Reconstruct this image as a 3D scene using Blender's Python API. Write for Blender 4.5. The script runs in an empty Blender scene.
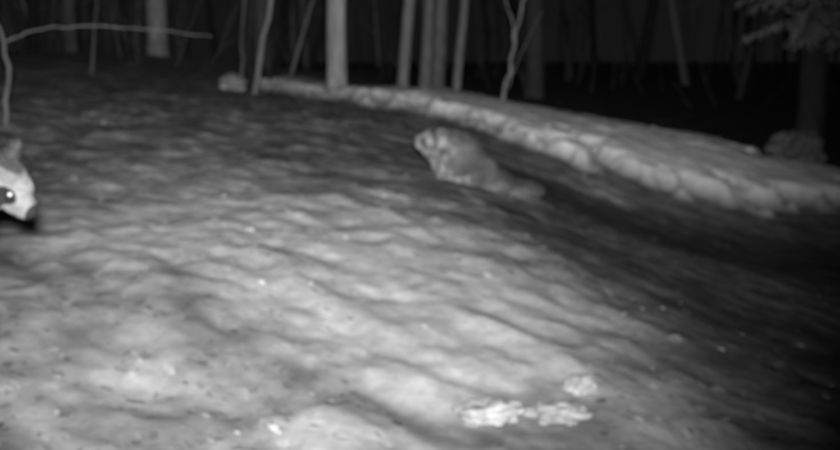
import bpy, math, random
import numpy as np
from mathutils import Vector, Matrix, Euler
random.seed(4); rng=np.random.default_rng(4)
scene=bpy.context.scene
scene.view_settings.view_transform='Standard'
try: scene.view_settings.look='None'
except: pass
scene.view_settings.exposure=0

# ---------------- noise -----------------
def vnoise(x,y,seed=0):
    xi=np.floor(x).astype(np.int64); yi=np.floor(y).astype(np.int64)
    xf=x-xi; yf=y-yi
    def h(a,b):
        n=(a*374761393+b*668265263+seed*974711)&0xffffffff
        n=((n^(n>>13))*1274126177)&0xffffffff
        n=n^(n>>16)
        return (n&0xffff)/65535.0
    u=xf*xf*(3-2*xf); v=yf*yf*(3-2*yf)
    return (h(xi,yi)*(1-u)+h(xi+1,yi)*u)*(1-v)+(h(xi,yi+1)*(1-u)+h(xi+1,yi+1)*u)*v
def fbm(x,y,seed=0,o=4):
    s=0;a=.5;t=0
    for i in range(o):
        c,n=math.cos(.9*i+.4),math.sin(.9*i+.4)
        s=s+a*vnoise((x*c-y*n)*2**i+13.7*i+50,(x*n+y*c)*2**i+5.1*i+90,seed+i);t+=a;a*=.55
    return s/t
def fbs(x,y,seed=0,o=3):
    s=0;a=.5;t=0
    for i in range(o):
        s=s+a*vnoise(x*2**i+13.7*i+50,y*2**i+5.1*i+90,seed+i);t+=a;a*=.6
    return s/t
# ---------------- terrain height -----------------
CP=np.array([(-1.5,.5,.02),(0,.5,-.02),(1.5,.5,-.1),(0,1.8,0),(-.8,1.8,.08),(.8,1.8,-.06),
(-1,2.2,.17),(-2,2.2,.22),(-1,3.5,.27),(-2.5,4,.38),(.15,4.5,.24),(.64,3.2,.10),(1.4,3,-.16),(1.5,5,-.22),(1.1,4.2,-.08),
(3,4,-.4),(3,2,-.35),(-.9,9,.47),(-.3,6.5,.38),(-3,7,.58),(-3,10,.75),(-4,14,1.0),(-7,14,1.0),(-7,7,.8),
(1.25,8,.28),(3,6.5,-.12),(.2,9,.46),(2.2,7.2,.1),(.9,5.8,.0),(1.9,5.6,-.28),(2.6,5.2,-.4),(1.8,10,-.05),(4,9.5,-.15),(.5,12,.2),
(3,14,.1),(8,10,-.3),(0,25,.6),(-15,25,.9),(15,25,.2),(0,60,1),(-40,60,1),(40,60,1),(-20,5,1),(20,5,-.5),(-20,-15,.5),(20,-15,-.5),(0,-15,0)],float)
def phi(r): return np.sqrt(r*r+.12)
_d=np.hypot(CP[:,0][:,None]-CP[:,0][None],CP[:,1][:,None]-CP[:,1][None])
_m=CP[:,2].mean()
_w=np.linalg.solve(phi(_d)-np.eye(len(CP))*0.02,CP[:,2]-_m)
def base_h(x,y):
    x=np.asarray(x,float);y=np.asarray(y,float);s=np.full(x.shape,_m)
    for (cx,cy,_),w in zip(CP,_w): s=s+w*phi(np.hypot(x-cx,y-cy))
    return s
def ab(x,y):
    c=.75;s=-.66
    return x*c+y*s,-x*s+y*c
def detail_h(x,y):
    a,b=ab(x,y)
    n=(fbm(a*2.4,b*3.2,3,3)-.5)*.05
    n=n+(fbs(a*5,b*11,9,3)-.5)*.026
    n=n+(fbm(x*9,y*11,29,2)-.5)*.016
    n=n+(fbm(x*24,y*24,19,2)-.5)*.008
    return n
def seg_d(x,y,pts):
    best=np.full(x.shape,1e9)
    for (ax,ay,aw),(bx,by,bw) in zip(pts[:-1],pts[1:]):
        dx,dy=bx-ax,by-ay
        t=np.clip(((x-ax)*dx+(y-ay)*dy)/(dx*dx+dy*dy),0,1)
        ww=aw+(bw-aw)*t
        best=np.minimum(best,np.hypot(x-ax-dx*t,y-ay-dy*t)/ww)
    return best
def seg_mask(x,y,pts): return np.clip((1.6-seg_d(x,y,pts))/1.2,0,1)
def blob(x,y,cx,cy,rx,ry,rot=0):
    c,s=math.cos(rot),math.sin(rot);dx=x-cx;dy=y-cy
    return np.exp(-((dx*c+dy*s)/rx)**2-((-dx*s+dy*c)/ry)**2)
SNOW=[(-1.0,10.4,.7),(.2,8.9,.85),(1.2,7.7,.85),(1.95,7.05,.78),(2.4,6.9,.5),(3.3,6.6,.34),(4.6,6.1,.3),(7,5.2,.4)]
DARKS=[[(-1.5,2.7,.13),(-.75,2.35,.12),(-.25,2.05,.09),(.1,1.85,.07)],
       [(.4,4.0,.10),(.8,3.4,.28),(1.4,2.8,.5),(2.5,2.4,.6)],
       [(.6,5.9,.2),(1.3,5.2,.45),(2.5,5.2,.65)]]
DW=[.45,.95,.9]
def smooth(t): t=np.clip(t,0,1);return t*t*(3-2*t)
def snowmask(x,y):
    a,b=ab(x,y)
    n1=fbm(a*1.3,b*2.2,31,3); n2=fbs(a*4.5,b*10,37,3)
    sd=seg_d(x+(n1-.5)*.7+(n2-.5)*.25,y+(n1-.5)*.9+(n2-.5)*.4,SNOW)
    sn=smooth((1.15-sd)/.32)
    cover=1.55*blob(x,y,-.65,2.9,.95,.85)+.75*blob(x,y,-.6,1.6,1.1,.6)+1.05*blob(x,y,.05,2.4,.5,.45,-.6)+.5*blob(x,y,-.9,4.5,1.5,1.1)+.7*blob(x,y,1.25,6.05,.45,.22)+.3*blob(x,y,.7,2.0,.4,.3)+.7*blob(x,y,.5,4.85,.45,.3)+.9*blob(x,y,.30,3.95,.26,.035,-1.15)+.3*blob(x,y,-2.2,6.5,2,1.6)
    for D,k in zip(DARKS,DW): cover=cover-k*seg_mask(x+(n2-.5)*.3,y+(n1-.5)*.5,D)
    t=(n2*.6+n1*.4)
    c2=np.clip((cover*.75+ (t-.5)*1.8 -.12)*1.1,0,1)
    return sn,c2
def H(x,y):
    x=np.asarray(x,float);y=np.asarray(y,float)
    sn,c2=snowmask(x,y)
    return base_h(x,y)+detail_h(x,y)*(1-.3*sn)+.13*sn+.012*c2
def h1(x,y): return float(H(np.array([x]),np.array([y]))[0])
def axis(lo,hi,step,far_lo,far_hi,g=1.12):
    a=list(np.arange(lo,hi,step))
    s=step;v=a[-1]
    while v<far_hi: s*=g;v+=s;a.append(v)
    s=step;v=lo;b=[]
    while v>far_lo: s*=g;v-=s;b.append(v)
    return np.array(b[::-1]+a)

def new_mesh(name,verts,faces,mat=None,smooth=True,col=None,parent=None,loc=(0,0,0)):
    me=bpy.data.meshes.new(name)
    me.from_pydata([tuple(v) for v in verts] if not isinstance(verts,np.ndarray) else verts.tolist(),[],faces if isinstance(faces,list) else faces.tolist())
    if smooth: me.polygons.foreach_set('use_smooth',[True]*len(me.polygons))
    if col is not None:
        at=me.color_attributes.new('Col','FLOAT_COLOR','POINT')
        c=np.ones((len(me.vertices),4),np.float32); c[:,:3]=np.asarray(col,np.float32).reshape(-1,1)
        at.data.foreach_set('color',c.ravel())
    me.update()
    ob=bpy.data.objects.new(name,me); scene.collection.objects.link(ob)
    if mat: me.materials.append(mat)
    ob.location=loc
    if parent: ob.parent=parent
    return ob

# ---------------- materials -----------------
def mat_attr(name,scale=40,var=.3,bump=.4,rough=.9,stretch=None,dist=.01):
    m=bpy.data.materials.new(name);m.use_nodes=True;nt=m.node_tree;N=nt.nodes;L=nt.links
    b=N['Principled BSDF'];b.inputs['Roughness'].default_value=rough;b.inputs['Specular IOR Level'].default_value=.2
    a=N.new('ShaderNodeAttribute');a.attribute_name='Col'
    tc=N.new('ShaderNodeTexCoord');mp=N.new('ShaderNodeMapping')
    if stretch: mp.inputs['Scale'].default_value=stretch
    L.new(tc.outputs['Object'],mp.inputs[0])
    n=N.new('ShaderNodeTexNoise');n.inputs['Scale'].default_value=scale;n.inputs['Detail'].default_value=6
    L.new(mp.outputs[0],n.inputs['Vector'])
    mr=N.new('ShaderNodeMapRange');mr.inputs[1].default_value=.3;mr.inputs[2].default_value=.7
    mr.inputs[3].default_value=1-var;mr.inputs[4].default_value=1+var;L.new(n.outputs[0],mr.inputs[0])
    mx=N.new('ShaderNodeVectorMath');mx.operation='SCALE';L.new(a.outputs['Color'],mx.inputs[0]);L.new(mr.outputs[0],mx.inputs['Scale'])
    L.new(mx.outputs[0],b.inputs['Base Color'])
    bp=N.new('ShaderNodeBump');bp.inputs['Strength'].default_value=bump;bp.inputs['Distance'].default_value=dist
    L.new(n.outputs[0],bp.inputs['Height']);L.new(bp.outputs[0],b.inputs['Normal'])
    return m
M_ground=mat_attr('soil_and_melting_snow',30,.15,.35)
M_leaf=mat_attr('dry_leaf',60,.2,.2)
M_bark=mat_attr('bark',30,.35,.7,stretch=(1,1,.18))
M_rock=mat_attr('stone',18,.3,.6)
M_need=mat_attr('needles',20,.2,.1)
M_fur=mat_attr('fur',60,.2,.1)

# ---------------- ground -----------------
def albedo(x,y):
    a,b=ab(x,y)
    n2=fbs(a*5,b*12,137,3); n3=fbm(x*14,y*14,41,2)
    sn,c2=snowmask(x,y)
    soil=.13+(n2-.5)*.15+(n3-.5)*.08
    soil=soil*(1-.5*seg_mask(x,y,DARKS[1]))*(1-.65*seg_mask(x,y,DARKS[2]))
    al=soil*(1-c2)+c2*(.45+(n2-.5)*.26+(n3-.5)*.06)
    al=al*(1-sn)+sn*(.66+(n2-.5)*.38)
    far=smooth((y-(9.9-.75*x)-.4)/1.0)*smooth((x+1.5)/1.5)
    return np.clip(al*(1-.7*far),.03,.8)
xs=axis(-2.2,2.6,.018,-70,70,1.06); ys=axis(.7,7.6,.018,-20,90,1.04)
X,Y=np.meshgrid(xs,ys)
Z=H(X,Y)
nx,ny=len(xs),len(ys)
V=np.stack([X.ravel(),Y.ravel(),Z.ravel()],1)
i=np.arange(ny-1)[:,None]*nx+np.arange(nx-1)[None]
F=np.stack([i,i+1,i+nx+1,i+nx],-1).reshape(-1,4)
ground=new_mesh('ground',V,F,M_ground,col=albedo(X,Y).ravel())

# ---------------- leaf litter (one object) -----------------
def leaves(n):
    yy=1.0+9*rng.random(n)**1.4
    xx=(rng.random(n)-.5)*2*(1.2+yy*.55)
    keep=fbm(xx*1.3,yy*1.3,77,3)+.25*rng.random(n)>.56
    xx=xx[keep];yy=yy[keep];n=len(xx)
    zz=H(xx,yy)+.004
    L=(.007+.018*rng.random(n)**2);W=L*(.45+.3*rng.random(n));ang=-.75+rng.normal(0,.6,n)
    e=.02
    gx=(H(xx+e,yy)-H(xx-e,yy))/(2*e);gy=(H(xx,yy+e)-H(xx,yy-e))/(2*e)
    gx=gx+rng.normal(0,.15,n);gy=gy+rng.normal(0,.15,n)
    tmpl=np.array([(-1,0,0),(-.3,.8,.25),(.4,.7,.3),(1,0,.1),(.4,-.7,.3),(-.3,-.8,.25),(0,0,0)])
    lx=tmpl[:,0][None]*L[:,None];ly=tmpl[:,1][None]*W[:,None];lz=tmpl[:,2][None]*L[:,None]*.4
    ca,sa=np.cos(ang)[:,None],np.sin(ang)[:,None]
    px=lx*ca-ly*sa;py=lx*sa+ly*ca
    pz=lz+px*gx[:,None]+py*gy[:,None]
    V=np.stack([xx[:,None]+px,yy[:,None]+py,zz[:,None]+pz],-1).reshape(-1,3)
    f=np.array([(6,0,5),(6,5,4),(6,4,3),(6,3,2),(6,2,1),(6,1,0)])
    F=(np.arange(n)[:,None,None]*7+f[None]).reshape(-1,3)
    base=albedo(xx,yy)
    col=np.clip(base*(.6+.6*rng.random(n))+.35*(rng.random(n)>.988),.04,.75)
    return V,F,np.repeat(col,7)
V,F,c=leaves(20000)
new_mesh('leaf_litter',V,F,M_leaf,col=c)

# ---------------- tubes / trees -----------------
class MB:
    def __init__(s): s.v=[];s.f=[];s.c=[]
    def tube(s,pts,rad,n=8,col=.3,rough=.06):
        pts=[Vector(p) for p in pts];base=len(s.v);m=len(pts)
        ph=random.random()*6
        for k,p in enumerate(pts):
            t=(pts[min(k+1,m-1)]-pts[max(k-1,0)]).normalized()
            a=t.cross(Vector((0.3,1,.1)) if abs(t.z)>.7 else Vector((0,0,1))).normalized();b=t.cross(a)
            for j in range(n):
                th=j/n*2*math.pi
                r=rad[k]*(1+rough*math.sin(3*th+ph+k*.7)+rough*(random.random()-.5))
                s.v.append(p+a*math.cos(th)*r+b*math.sin(th)*r);s.c.append(col*(.85+.3*random.random()))
        for k in range(m-1):
            for j in range(n):
                s.f.append((base+k*n+j,base+k*n+(j+1)%n,base+(k+1)*n+(j+1)%n,base+(k+1)*n+j))
        s.f.append(tuple(base+(m-1)*n+j for j in range(n)))
        s.f.append(tuple(base+j for j in reversed(range(n))))
    def obj(s,name,mat,**k): return new_mesh(name,s.v,s.f,mat,col=s.c,**k)
def wob(p0,p1,n,amp):
    p0=Vector(p0);p1=Vector(p1);out=[];o=Vector((0,0,0))
    for k in range(n+1):
        t=k/n
        if 0<k<n: o=o*.6+Vector((random.gauss(0,amp),random.gauss(0,amp),random.gauss(0,amp*.3)))
        out.append(p0.lerp(p1,t)+o*(1 if k<n else .5))
    return out
def limb(mb,p,d,L,r,col,depth):
    n=6;pts=[Vector(p)];d=Vector(d).normalized()
    for k in range(n):
        d=(d+Vector((random.gauss(0,.12),random.gauss(0,.12),random.gauss(.04,.1)))).normalized()
        pts.append(pts[-1]+d*L/n)
    rad=[r*(1-.85*k/n) for k in range(n+1)]
    mb.tube(pts,rad,5,col)
    if depth>0:
        for k in range(random.randint(3,5)):
            q=random.randint(1,n-1)
            dd=(pts[q+1]-pts[q]).normalized()+Vector((random.gauss(0,.6),random.gauss(0,.6),random.gauss(.1,.4)))
            limb(mb,pts[q],dd,L*random.uniform(.35,.6),rad[q]*.6,col,depth-1)
def tree(name,x,y,dia,lean=(0,0),height=9,col=.3,crown=True,first=2.6,segs=14):
    mb=MB();z=h1(x,y)-.08
    top=Vector((x+lean[0]*height,y+lean[1]*height,z+height))
    pts=wob((x,y,z),top,segs,dia*.10)
    pts=[pts[0],pts[0].lerp(pts[1],.15),pts[0].lerp(pts[1],.4)]+pts[1:]
    ts=[0,.15/segs,.4/segs]+[k/segs for k in range(1,segs+1)]
    rad=[dia/2*(1-.8*t)*(1.3 if i==0 else 1.1 if i==1 else 1) for i,t in enumerate(ts)]
    mb.tube(pts,rad,14 if dia>.1 else 8,col,.06)
    if crown:
        for k in range(int(height*2)):
            t=random.uniform(first/height,.97);q=min(int(t*segs)+2,len(pts)-2)
            a=random.random()*6.28
            limb(mb,pts[q],(math.cos(a),math.sin(a),random.uniform(.3,1.1)),(1-t)*height*.35+.5,rad[q]*.4,col,1)
    return mb.obj(name,M_bark)
tree('deciduous_tree',-.81,8.8,.19,(.012,0),10,.23)
tree('deciduous_tree',-3.9,13.6,.30,(.0,0),12,.15)
tree('deciduous_tree',-.25,12.2,.16,(.075,0),10,.18)
tree('deciduous_tree',.05,13.2,.17,(.05,0),10,.14)
tree('deciduous_tree',.25,13.8,.21,(.06,0),11,.12)
tree('deciduous_tree',.52,13.5,.13,(.085,0),10,.16)
tree('deciduous_tree',1.95,15.5,.3,(.02,0),12,.04)
tree('deciduous_tree',-2.5,14.5,.3,(.03,0),12,.05)
tree('deciduous_tree',-5.9,15.5,.22,(.02,0),12,.06)
def sapling(pts,rad,brs=(),col=.3,name='sapling'):
    mb=MB();P=[Vector(p) for p in pts]
    z=h1(P[0].x,P[0].y)-.05
    P[0].z=z
    fine=[]
    for a,b in zip(P[:-1],P[1:]):
        for k in range(6): fine.append(a.lerp(b,k/6)+Vector((random.gauss(0,.008),random.gauss(0,.008),0)))
    fine.append(P[-1]);m=len(fine)
    mb.tube(fine,[rad*(1-.7*k/m) for k in range(m)],7,col)
    for b in brs:
        q=[Vector(t) for t in b[0]];f2=[]
        for a,c in zip(q[:-1],q[1:]):
            for k in range(5): f2.append(a.lerp(c,k/5)+Vector((random.gauss(0,.005),random.gauss(0,.005),random.gauss(0,.005))))
        f2.append(q[-1]);mm=len(f2)
        mb.tube(f2,[b[1]*(1-.7*k/mm) for k in range(mm)],6,col)
    for k in range(8):
        a=random.random()*6.28
        q=fine[-1-random.randint(0,5)]
        limb(mb,q,(math.cos(a),math.sin(a),1.2),.8,rad*.3,col,1)
    return mb.obj(name,M_bark)
Y0=5.2
sapling([(-2.38,Y0,0),(-2.35,Y0,.80),(-2.42,Y0,1.2),(-2.44,Y0+.1,3)],.014,[([(-2.37,Y0,.93),(-2.2,Y0+.02,1.0),(-1.9,Y0+.05,1.03),(-1.45,Y0+.1,1.0),(-1.2,Y0+.1,.97)],.007)],.15)
sapling([(-3.25,9,0),(-3.15,9,1.4),(-3.1,9,3.2)],.016,[],.08)
sapling([(-1.85,9.3,0),(-1.75,9.3,1.5),(-1.5,9.3,3.6)],.02,[],.09)
sapling([(-1.62,8.8,0),(-1.42,8.8,1.4),(-1.1,8.8,4)],.032,[],.16,)
sapling([(-1.5,10.5,0),(-1.2,10.5,1.6),(-.7,10.5,4)],.024,[],.10)
sapling([(.74,8.3,0),(.82,8.3,.8),(.90,8.3,1.25),(.97,8.3,1.6),(1.05,8.3,3.4)],.02,[([(.85,8.3,.95),(.84,8.3,1.15),(.74,8.3,1.5),(.6,8.3,2.4)],.010),([(.8,8.3,.6),(.9,8.3,.9),(1.1,8.3,1.3)],.005)],.17)

mb=MB()
cl=[(random.uniform(-.55,.6),random.uniform(17,45)) for _ in range(26)]
for k in range(150):
    if k%3: 
        a,yy=random.choice(cl);y=yy+random.gauss(0,1.5);x=a*yy+random.gauss(0,1.0)
    else: y=random.uniform(20,55);x=random.uniform(-.62,.62)*y
    d=random.choice([.05,.07,.09,.12,.16,.22,.34]);z=h1(x,y)-.1;hh=random.uniform(9,15)
    pts=wob((x,y,z),(x+random.gauss(0,1.0),y,z+hh),7,.11)
    c=random.choice([.015,.02,.03,.04,.08,.18])*(1.1 if x<1 else .6)
    mb.tube(pts,[d/2*(1-.75*i/7) for i in range(8)],8,c)
    for j in range(7):
        q=random.randint(1,6);a=random.random()*6.28
        limb(mb,pts[q],(math.cos(a),math.sin(a),.5),random.uniform(1,2.5),d*.12,c,0)
for k in range(130):
    y=random.uniform(11,30);x=random.uniform(-.6,.6)*y
    if y<15 and x>-.5: continue
    z=h1(x,y)-.03
    limb(mb,(x,y,z),(random.gauss(0,.35),random.gauss(0,.3),1),random.uniform(.5,2.2),random.uniform(.006,.013),random.uniform(.03,.10),1)
mb.obj('distant_forest',M_bark)

def spruce(name,x,y,height,first,reach,col=.035):
    root=bpy.data.objects.new(name,None);scene.collection.objects.link(root)
    z=h1(x,y)-.1
    mb=MB();pts=wob((x,y,z),(x+.1,y,z+height),12,.02)
    mb.tube([pts[0],pts[0]+Vector((0,0,.2))]+pts[1:],[.21,.16]+[.15*(1-.9*k/12) for k in range(1,13)],12,col)
    nv=[];nf=[];nc=[]
    zz=first
    while zz<height-.2:
        R=reach*(1-.7*zz/height)+.1
        for j in range(9):
            a=random.random()*6.28
            p=Vector((x,y,z+zz+random.uniform(-.1,.1)));d=Vector((math.cos(a),math.sin(a),.05));bp=[p]
            n=9
            for k in range(n):
                d.z-=.07;bp.append(bp[-1]+d*R/n)
            mb.tube(bp,[.014*(1-.8*k/n) for k in range(n+1)],5,col)
            for k in range(2,n+1):
                for s in (-1,1):
                  for rep in range(2):
                    side=Vector((-d.y,d.x,0))*s
                    tl=R*.30*(1.1-k/n*.6)*random.uniform(.6,1.2)
                    q0=bp[k]+(bp[k-1]-bp[k])*random.random();q1=q0+(side+Vector((d.x,d.y,0))*.7).normalized()*tl+Vector((0,0,-tl*random.uniform(.2,.8)))
                    mb.tube([q0,q1],[.004,.002],3,col)
                    lo=z+zz<2.6
                    cnt=int(tl/(.0035 if lo else .03))
                    for i in range(cnt):
                        q=q0.lerp(q1,random.random());dr=Vector((random.gauss(0,1),random.gauss(0,1),random.gauss(0,1))).normalized()
                        dr=(dr+(q1-q0).normalized()*.8).normalized()*random.uniform(.015,.032)*(1 if lo else 2)
                        w=dr.orthogonal().normalized()*.0030*(1 if lo else 2);b=len(nv)
                        nv+= [q-w,q+w,q+dr];nf.append((b,b+1,b+2));nc+=[.5*random.uniform(.5,1.3)]*3
        zz+=.3
    mb.obj('trunk_and_boughs',M_bark,parent=root)
    new_mesh('needles',nv,nf,M_need,col=nc,smooth=False,parent=root)
spruce('spruce_tree',3.82,8.9,7,1.5,.75)

# ---------------- rocks -----------------
import bmesh
from mathutils import noise
def rock(name,x,y,sx,sy,sz,rotz=0,tilt=0,seed=0,col=.35,sink=.3,amp=.25,fr=1.6,sub=5):
    bm=bmesh.new();bmesh.ops.create_icosphere(bm,subdivisions=sub,radius=1)
    cs=[]
    for v in bm.verts:
        p=v.co.copy();o=Vector((seed*3.1,seed*1.7,0))
        r=1+amp*noise.noise(p*fr+o)*1.6+amp*.5*noise.noise(p*fr*2.7+o)+amp*.2*noise.noise(p*fr*7+o)
        cs.append(col*(1+.5*noise.noise(p*3+o)+.3*noise.noise(p*9+o)))
        v.co=p*r
    R=Matrix.Rotation(rotz,3,'Z')@Matrix.Rotation(tilt,3,'Y')
    for v in bm.verts: v.co=R@Vector((v.co.x*sx,v.co.y*sy,v.co.z*sz))
    me=bpy.data.meshes.new(name);bm.to_mesh(me);bm.free()
    vs=[v.co.copy() for v in me.vertices];fs=[tuple(p.vertices) for p in me.polygons]
    return new_mesh(name,vs,fs,M_rock,col=cs,loc=(x,y,h1(x,y)+sz*(1-2*sink)))
def hummock(name,x,y):
    bm=bmesh.new()
    for (dx,dy,dz,a,b,c) in [(-.085,.02,.20,.075,.08,.05),(-.02,.0,.18,.10,.10,.085),(.05,.02,.15,.12,.12,.11),(.11,.03,.10,.12,.12,.12),(.16,.05,.04,.12,.13,.11),(.04,-.02,.06,.10,.10,.11),(.06,-.08,-.02,.05,.05,.055),(.22,.12,-.03,.17,.2,.085),(.36,.2,-.08,.2,.2,.07)]:
        m=bmesh.ops.create_icosphere(bm,subdivisions=4,radius=1)['verts']
        for v in m: v.co=Vector((v.co.x*a+dx,v.co.y*b+dy,v.co.z*c+dz))
    me=bpy.data.meshes.new('t');bm.to_mesh(me);bm.free()
    ob=bpy.data.objects.new('t',me);scene.collection.objects.link(ob)
    md=ob.modifiers.new('r','REMESH');md.mode='VOXEL';md.voxel_size=.007
    sm=ob.modifiers.new('s','SMOOTH');sm.iterations=25;sm.factor=.5
    ev=ob.evaluated_get(bpy.context.evaluated_depsgraph_get());m2=ev.to_mesh()
    vs=[];cs=[]
    for v in m2.vertices:
        p=v.co.copy();k=noise.noise(p*8);k2=noise.noise(p*22+Vector((3,1,7)));k3=noise.noise(p*50)
        left=max(0,min(1,(.09-p.x)/.10))
        vs.append(p+v.normal*(k*.018+k2*.012*(.2+left)+k3*.004*left))
        cr=abs(p.x+.035-.40*(.20-p.z)+.03*k2)
        dark=max(0,1-cr/.013)*left
        base=.115+.06*k+left*(.12+.26*k2+.12*k3)
        if p.z<.03 and p.x<.13: base+=.16
        cs.append(max(.04,base*(1-.8*dark)))
    fs=[tuple(p.vertices) for p in m2.polygons]
    ev.to_mesh_clear();bpy.data.objects.remove(ob)
    return new_mesh(name,vs,fs,M_rock,col=cs,loc=(x,y,h1(x,y)-.01))
hummock('snow_dusted_rock',.12,4.6)
rock('rock',3.5,8.4,.26,.24,.2,seed=4,col=.14,sink=.2)
rock('rock',-1.85,9.0,.13,.12,.09,seed=5,col=.20,sink=.25)
rock('stone',.16,1.96,.075,.05,.026,.3,seed=16,col=.42,sink=.25,amp=.3,sub=5)
rock('stone',.32,1.99,.07,.045,.024,-.2,seed=17,col=.38,sink=.25,amp=.3,sub=5)
rock('stone',.40,2.14,.04,.032,.028,.1,seed=19,col=.36,sink=.3,amp=.3,sub=5)

# ---------------- raccoon dog -----------------
def raccoon_dog(name,nose,ground_z):
    root_loc=Vector((nose.x-.30,nose.y+.10,ground_z))
    R=(Matrix.Rotation(math.radians(-12),3,'Z')@Matrix.Rotation(math.radians(32),3,'Y'))
    noseL=Vector((.098,0,-.020));C=nose-R@noseL
    bm=bmesh.new()
    def ell(c,r,M=None):
        m=bmesh.ops.create_icosphere(bm,subdivisions=3,radius=1)['verts']
        for v in m:
            p=Vector((v.co.x*r[0],v.co.y*r[1],v.co.z*r[2]))
            if M is not None: p=M@p
            v.co=p+Vector(c)
    def cap(a,b,ra,rb,n=8):
        a=Vector(a);b=Vector(b)
        for k in range(n+1):
            t=k/n;r=ra+(rb-ra)*t
            ell(a.lerp(b,t),(r,r,r))
    hd=lambda x,y,z:C+R@Vector((x,y,z))
    def hell(c,r): ell(hd(*c),r,R)
    hell((0,0,0),(.060,.053,.052));hell((-.015,0,-.012),(.057,.064,.050))
    hell((.03,0,.0),(.045,.040,.042))
    for k in range(7):
        t=k/6;hell((.045+.043*t,0,-.008-.011*t),(.02,.030-.012*t,.029-.011*t))
    for k in range(5):
        t=k/4;hell((.03+.050*t,0,-.032-.002*t),(.020,.026-.011*t,.015-.006*t))
    hell((.095,0,-.014),(.009,.011,.009))
    for s in (-1,1):
        hell((.008,s*.042,-.026),(.038,.024,.033))
        for k in range(6):
            t=k/5;hell((-.022-.006*t,s*(.036+.008*t),.040+.030*t),(.009,.022*(1-.5*t),.014))
    ox,oy,oz=root_loc
    W=lambda x,y,z:Vector((ox+x,oy+y,oz+z))
    sh=W(.0,.04,.27)
    cap(C+R@Vector((-.03,0,-.01)),sh,.055,.10,8)
    ell(W(-.02,.04,.25),(.13,.10,.125));ell(W(-.16,.055,.255),(.16,.105,.115));ell(W(-.34,.06,.25),(.15,.105,.12))
    cap(W(-.45,.06,.25),W(-.62,.08,.12),.05,.06);cap(W(-.62,.08,.12),W(-.70,.08,.07),.06,.03)
    def leg(pts,rs):
        for a,b,ra,rb in zip(pts[:-1],pts[1:],rs[:-1],rs[1:]): cap(a,b,ra,rb,7)
    for s,dx in ((-1,.05),(1,-.05)):
        gz=lambda x,y:h1(ox+x,oy+y)-oz
        x=.03+dx;y=.05+s*.055
        leg([W(x-.02,y,.22),W(x-.04,y,.14),W(x,y,.07+gz(x,y)),W(x+.005,y,.015+gz(x,y))],[.05,.032,.02,.018])
        ell(W(x+.02,y,.014+gz(x,y)),(.03,.02,.014))
        x=-.38-dx
        leg([W(x+.02,y,.22),W(x+.07,y,.14),W(x-.03,y,.085+gz(x,y)),W(x-.01,y,.015+gz(x,y))],[.065,.045,.022,.018])
        ell(W(x+.01,y,.014+gz(x,y)),(.032,.02,.014))
    me=bpy.data.meshes.new('tmp');bm.to_mesh(me);bm.free()
    ob=bpy.data.objects.new('tmp',me);scene.collection.objects.link(ob)
    md=ob.modifiers.new('r','REMESH');md.mode='VOXEL';md.voxel_size=.004
    sm=ob.modifiers.new('s','SMOOTH');sm.iterations=4;sm.factor=.5
    dg=bpy.context.evaluated_depsgraph_get();ev=ob.evaluated_get(dg);m2=ev.to_mesh()
    vs=np.array([v.co[:] for v in m2.vertices]);ns=np.array([v.normal[:] for v in m2.vertices])
    fs=[tuple(p.vertices) for p in m2.polygons]
    ev.to_mesh_clear();bpy.data.objects.remove(ob)
    Ri=np.array(R.transposed())
    q=(vs-np.array(C))@Ri.T
    def color(q,w):
        n=len(q);col=np.full(n,.14)
        rel=w-np.array(root_loc)
        col=np.where(rel[:,2]<.13,.04,col)
        col=np.where((rel[:,2]>.33)&(q[:,0]<-.05),.09,col)
        head=(q[:,0]>-.06)&(np.abs(q[:,1])<.08)&(np.abs(q[:,2])<.11)
        hc=np.full(n,.34)
        hc=np.where((q[:,2]>.02)&(q[:,0]<.045),.25,hc)
        hc=np.where(q[:,2]>.042,.09,hc)
        e=np.sqrt(((q[:,0]-.038)/.029)**2+((np.abs(q[:,1])-.036)/.03)**2+((q[:,2]+.005)/.021)**2)
        hc=np.where(e<1,.03,hc)
        e2=np.sqrt(((q[:,0]-.010)/.045)**2+((np.abs(q[:,1])-.05)/.03)**2+((q[:,2]+.022)/.018)**2)
        hc=np.where(e2<1,.05,hc)
        hc=np.where(q[:,0]>.092,.04,hc)
        return np.where(head,hc,col)
    root=bpy.data.objects.new(name,None);scene.collection.objects.link(root)
    new_mesh('body',vs,fs,M_fur,col=color(q,vs),parent=root)
    n=60000;idx=rng.integers(0,len(vs),n)
    hm=np.where((q[:,0]>-.07)&(np.abs(q[:,1])<.09))[0];idx=np.concatenate([idx,rng.choice(hm,30000)])
    P=vs[idx]+rng.normal(0,.0015,(len(idx),3));Nn=ns[idx];Q=q[idx]
    head=(Q[:,0]>-.05)
    back=np.where(head[:,None],(np.array(R@Vector((-1,0,-.1))))[None],np.array((-1,0,-.5))[None])
    d=Nn*.45+back+rng.normal(0,.2,(len(idx),3));d/=np.linalg.norm(d,axis=1)[:,None]
    ln=np.where(head,np.clip(.006+.10*(.06-Q[:,0])*.8,.003,.015),.035)*rng.uniform(.6,1.2,len(idx))
    ln=np.where((P[:,2]-root_loc.z<.13),.008,ln)
    ln=np.where(Q[:,0]>.087,.0008,ln)
    w=np.cross(d,rng.normal(0,1,(len(idx),3)));w/=np.linalg.norm(w,axis=1)[:,None];w*=np.where(head,.0006,.0011)[:,None]
    T=P+d*ln[:,None]
    FV=np.stack([P-w,P+w,T],1).reshape(-1,3);FF=np.arange(len(FV)).reshape(-1,3)
    cc=color(Q,P)*rng.uniform(.6,1.3,len(idx))
    new_mesh('fur',FV,FF,M_fur,col=np.repeat(cc,3),smooth=False,parent=root)
    me_=bpy.data.materials.new('eyeshine_glow');me_.use_nodes=True;b=me_.node_tree.nodes['Principled BSDF']
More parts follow.
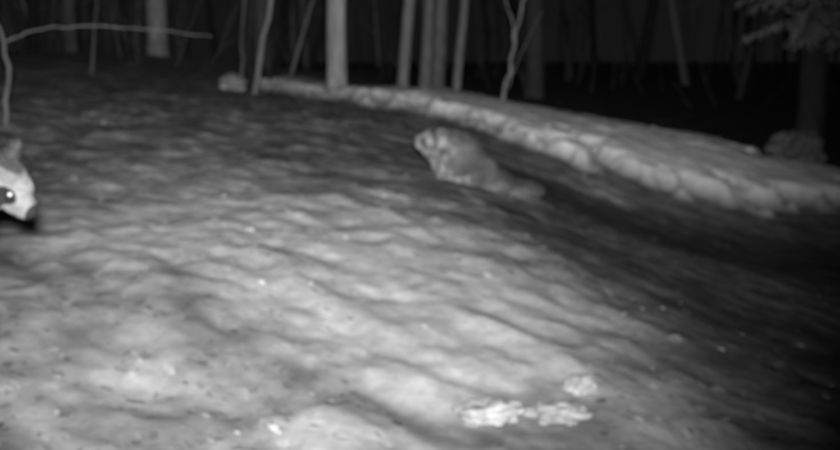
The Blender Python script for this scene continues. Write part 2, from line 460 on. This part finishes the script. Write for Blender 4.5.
    b.inputs['Base Color'].default_value=(.9,.9,.9,1);b.inputs['Roughness'].default_value=.2
    b.inputs['Emission Color'].default_value=(1,1,1,1);b.inputs['Emission Strength'].default_value=.5  # emission stands in for flash light reflected back by the eyes
    for s in (-1,1):
        for nm,rr,off,mm,cl in (('eyeball',.0085,0,M_fur,.02),('eyeshine',.0045,.0058,me_,1)):
            bm=bmesh.new();bmesh.ops.create_uvsphere(bm,u_segments=16,v_segments=12,radius=rr)
            me=bpy.data.meshes.new(nm);bm.to_mesh(me);bm.free()
            vv=[v.co.copy() for v in me.vertices];ff=[tuple(p.vertices) for p in me.polygons]
            dr=R@Vector((.6,s*.8,0.05))
            new_mesh(nm,vv,ff,mm,col=[cl]*len(vv),parent=root,loc=hd(.048,s*.034,.006)+dr*off)
raccoon_dog('raccoon_dog',Vector((-.872,2.0,.475)),h1(-1.15,2.1))

# ---------------- camera / light -----------------
cd=bpy.data.cameras.new('camera');cam=bpy.data.objects.new('camera',cd);scene.collection.objects.link(cam)
cam.location=(0,0,.8);cam.rotation_euler=(math.radians(80),0,0)
cd.sensor_width=36;cd.lens=36*900/840;cd.clip_end=500;cd.clip_start=.05
cd.dof.use_dof=True;cd.dof.focus_distance=.6;cd.dof.aperture_fstop=7.8
scene.camera=cam
ld=bpy.data.lights.new('infrared_flash','SPOT');ld.energy=240;ld.spot_size=math.radians(74);ld.spot_blend=1;ld.shadow_soft_size=.05
ld.use_nodes=True
nt=ld.node_tree;em=nt.nodes['Emission'];fo=nt.nodes.new('ShaderNodeLightFalloff');fo.inputs['Strength'].default_value=1.0
nt.links.new(fo.outputs['Linear'],em.inputs['Strength'])
lo=bpy.data.objects.new('infrared_flash',ld);scene.collection.objects.link(lo);lo.location=(0,-.05,.92)
lo.rotation_euler=(Vector((-.6,5,.4))-Vector(lo.location)).to_track_quat('-Z','Y').to_euler()
w=bpy.data.worlds.new('World');scene.world=w;w.use_nodes=True
bg=w.node_tree.nodes['Background'];bg.inputs[0].default_value=(1,1,1,1);bg.inputs[1].default_value=.007
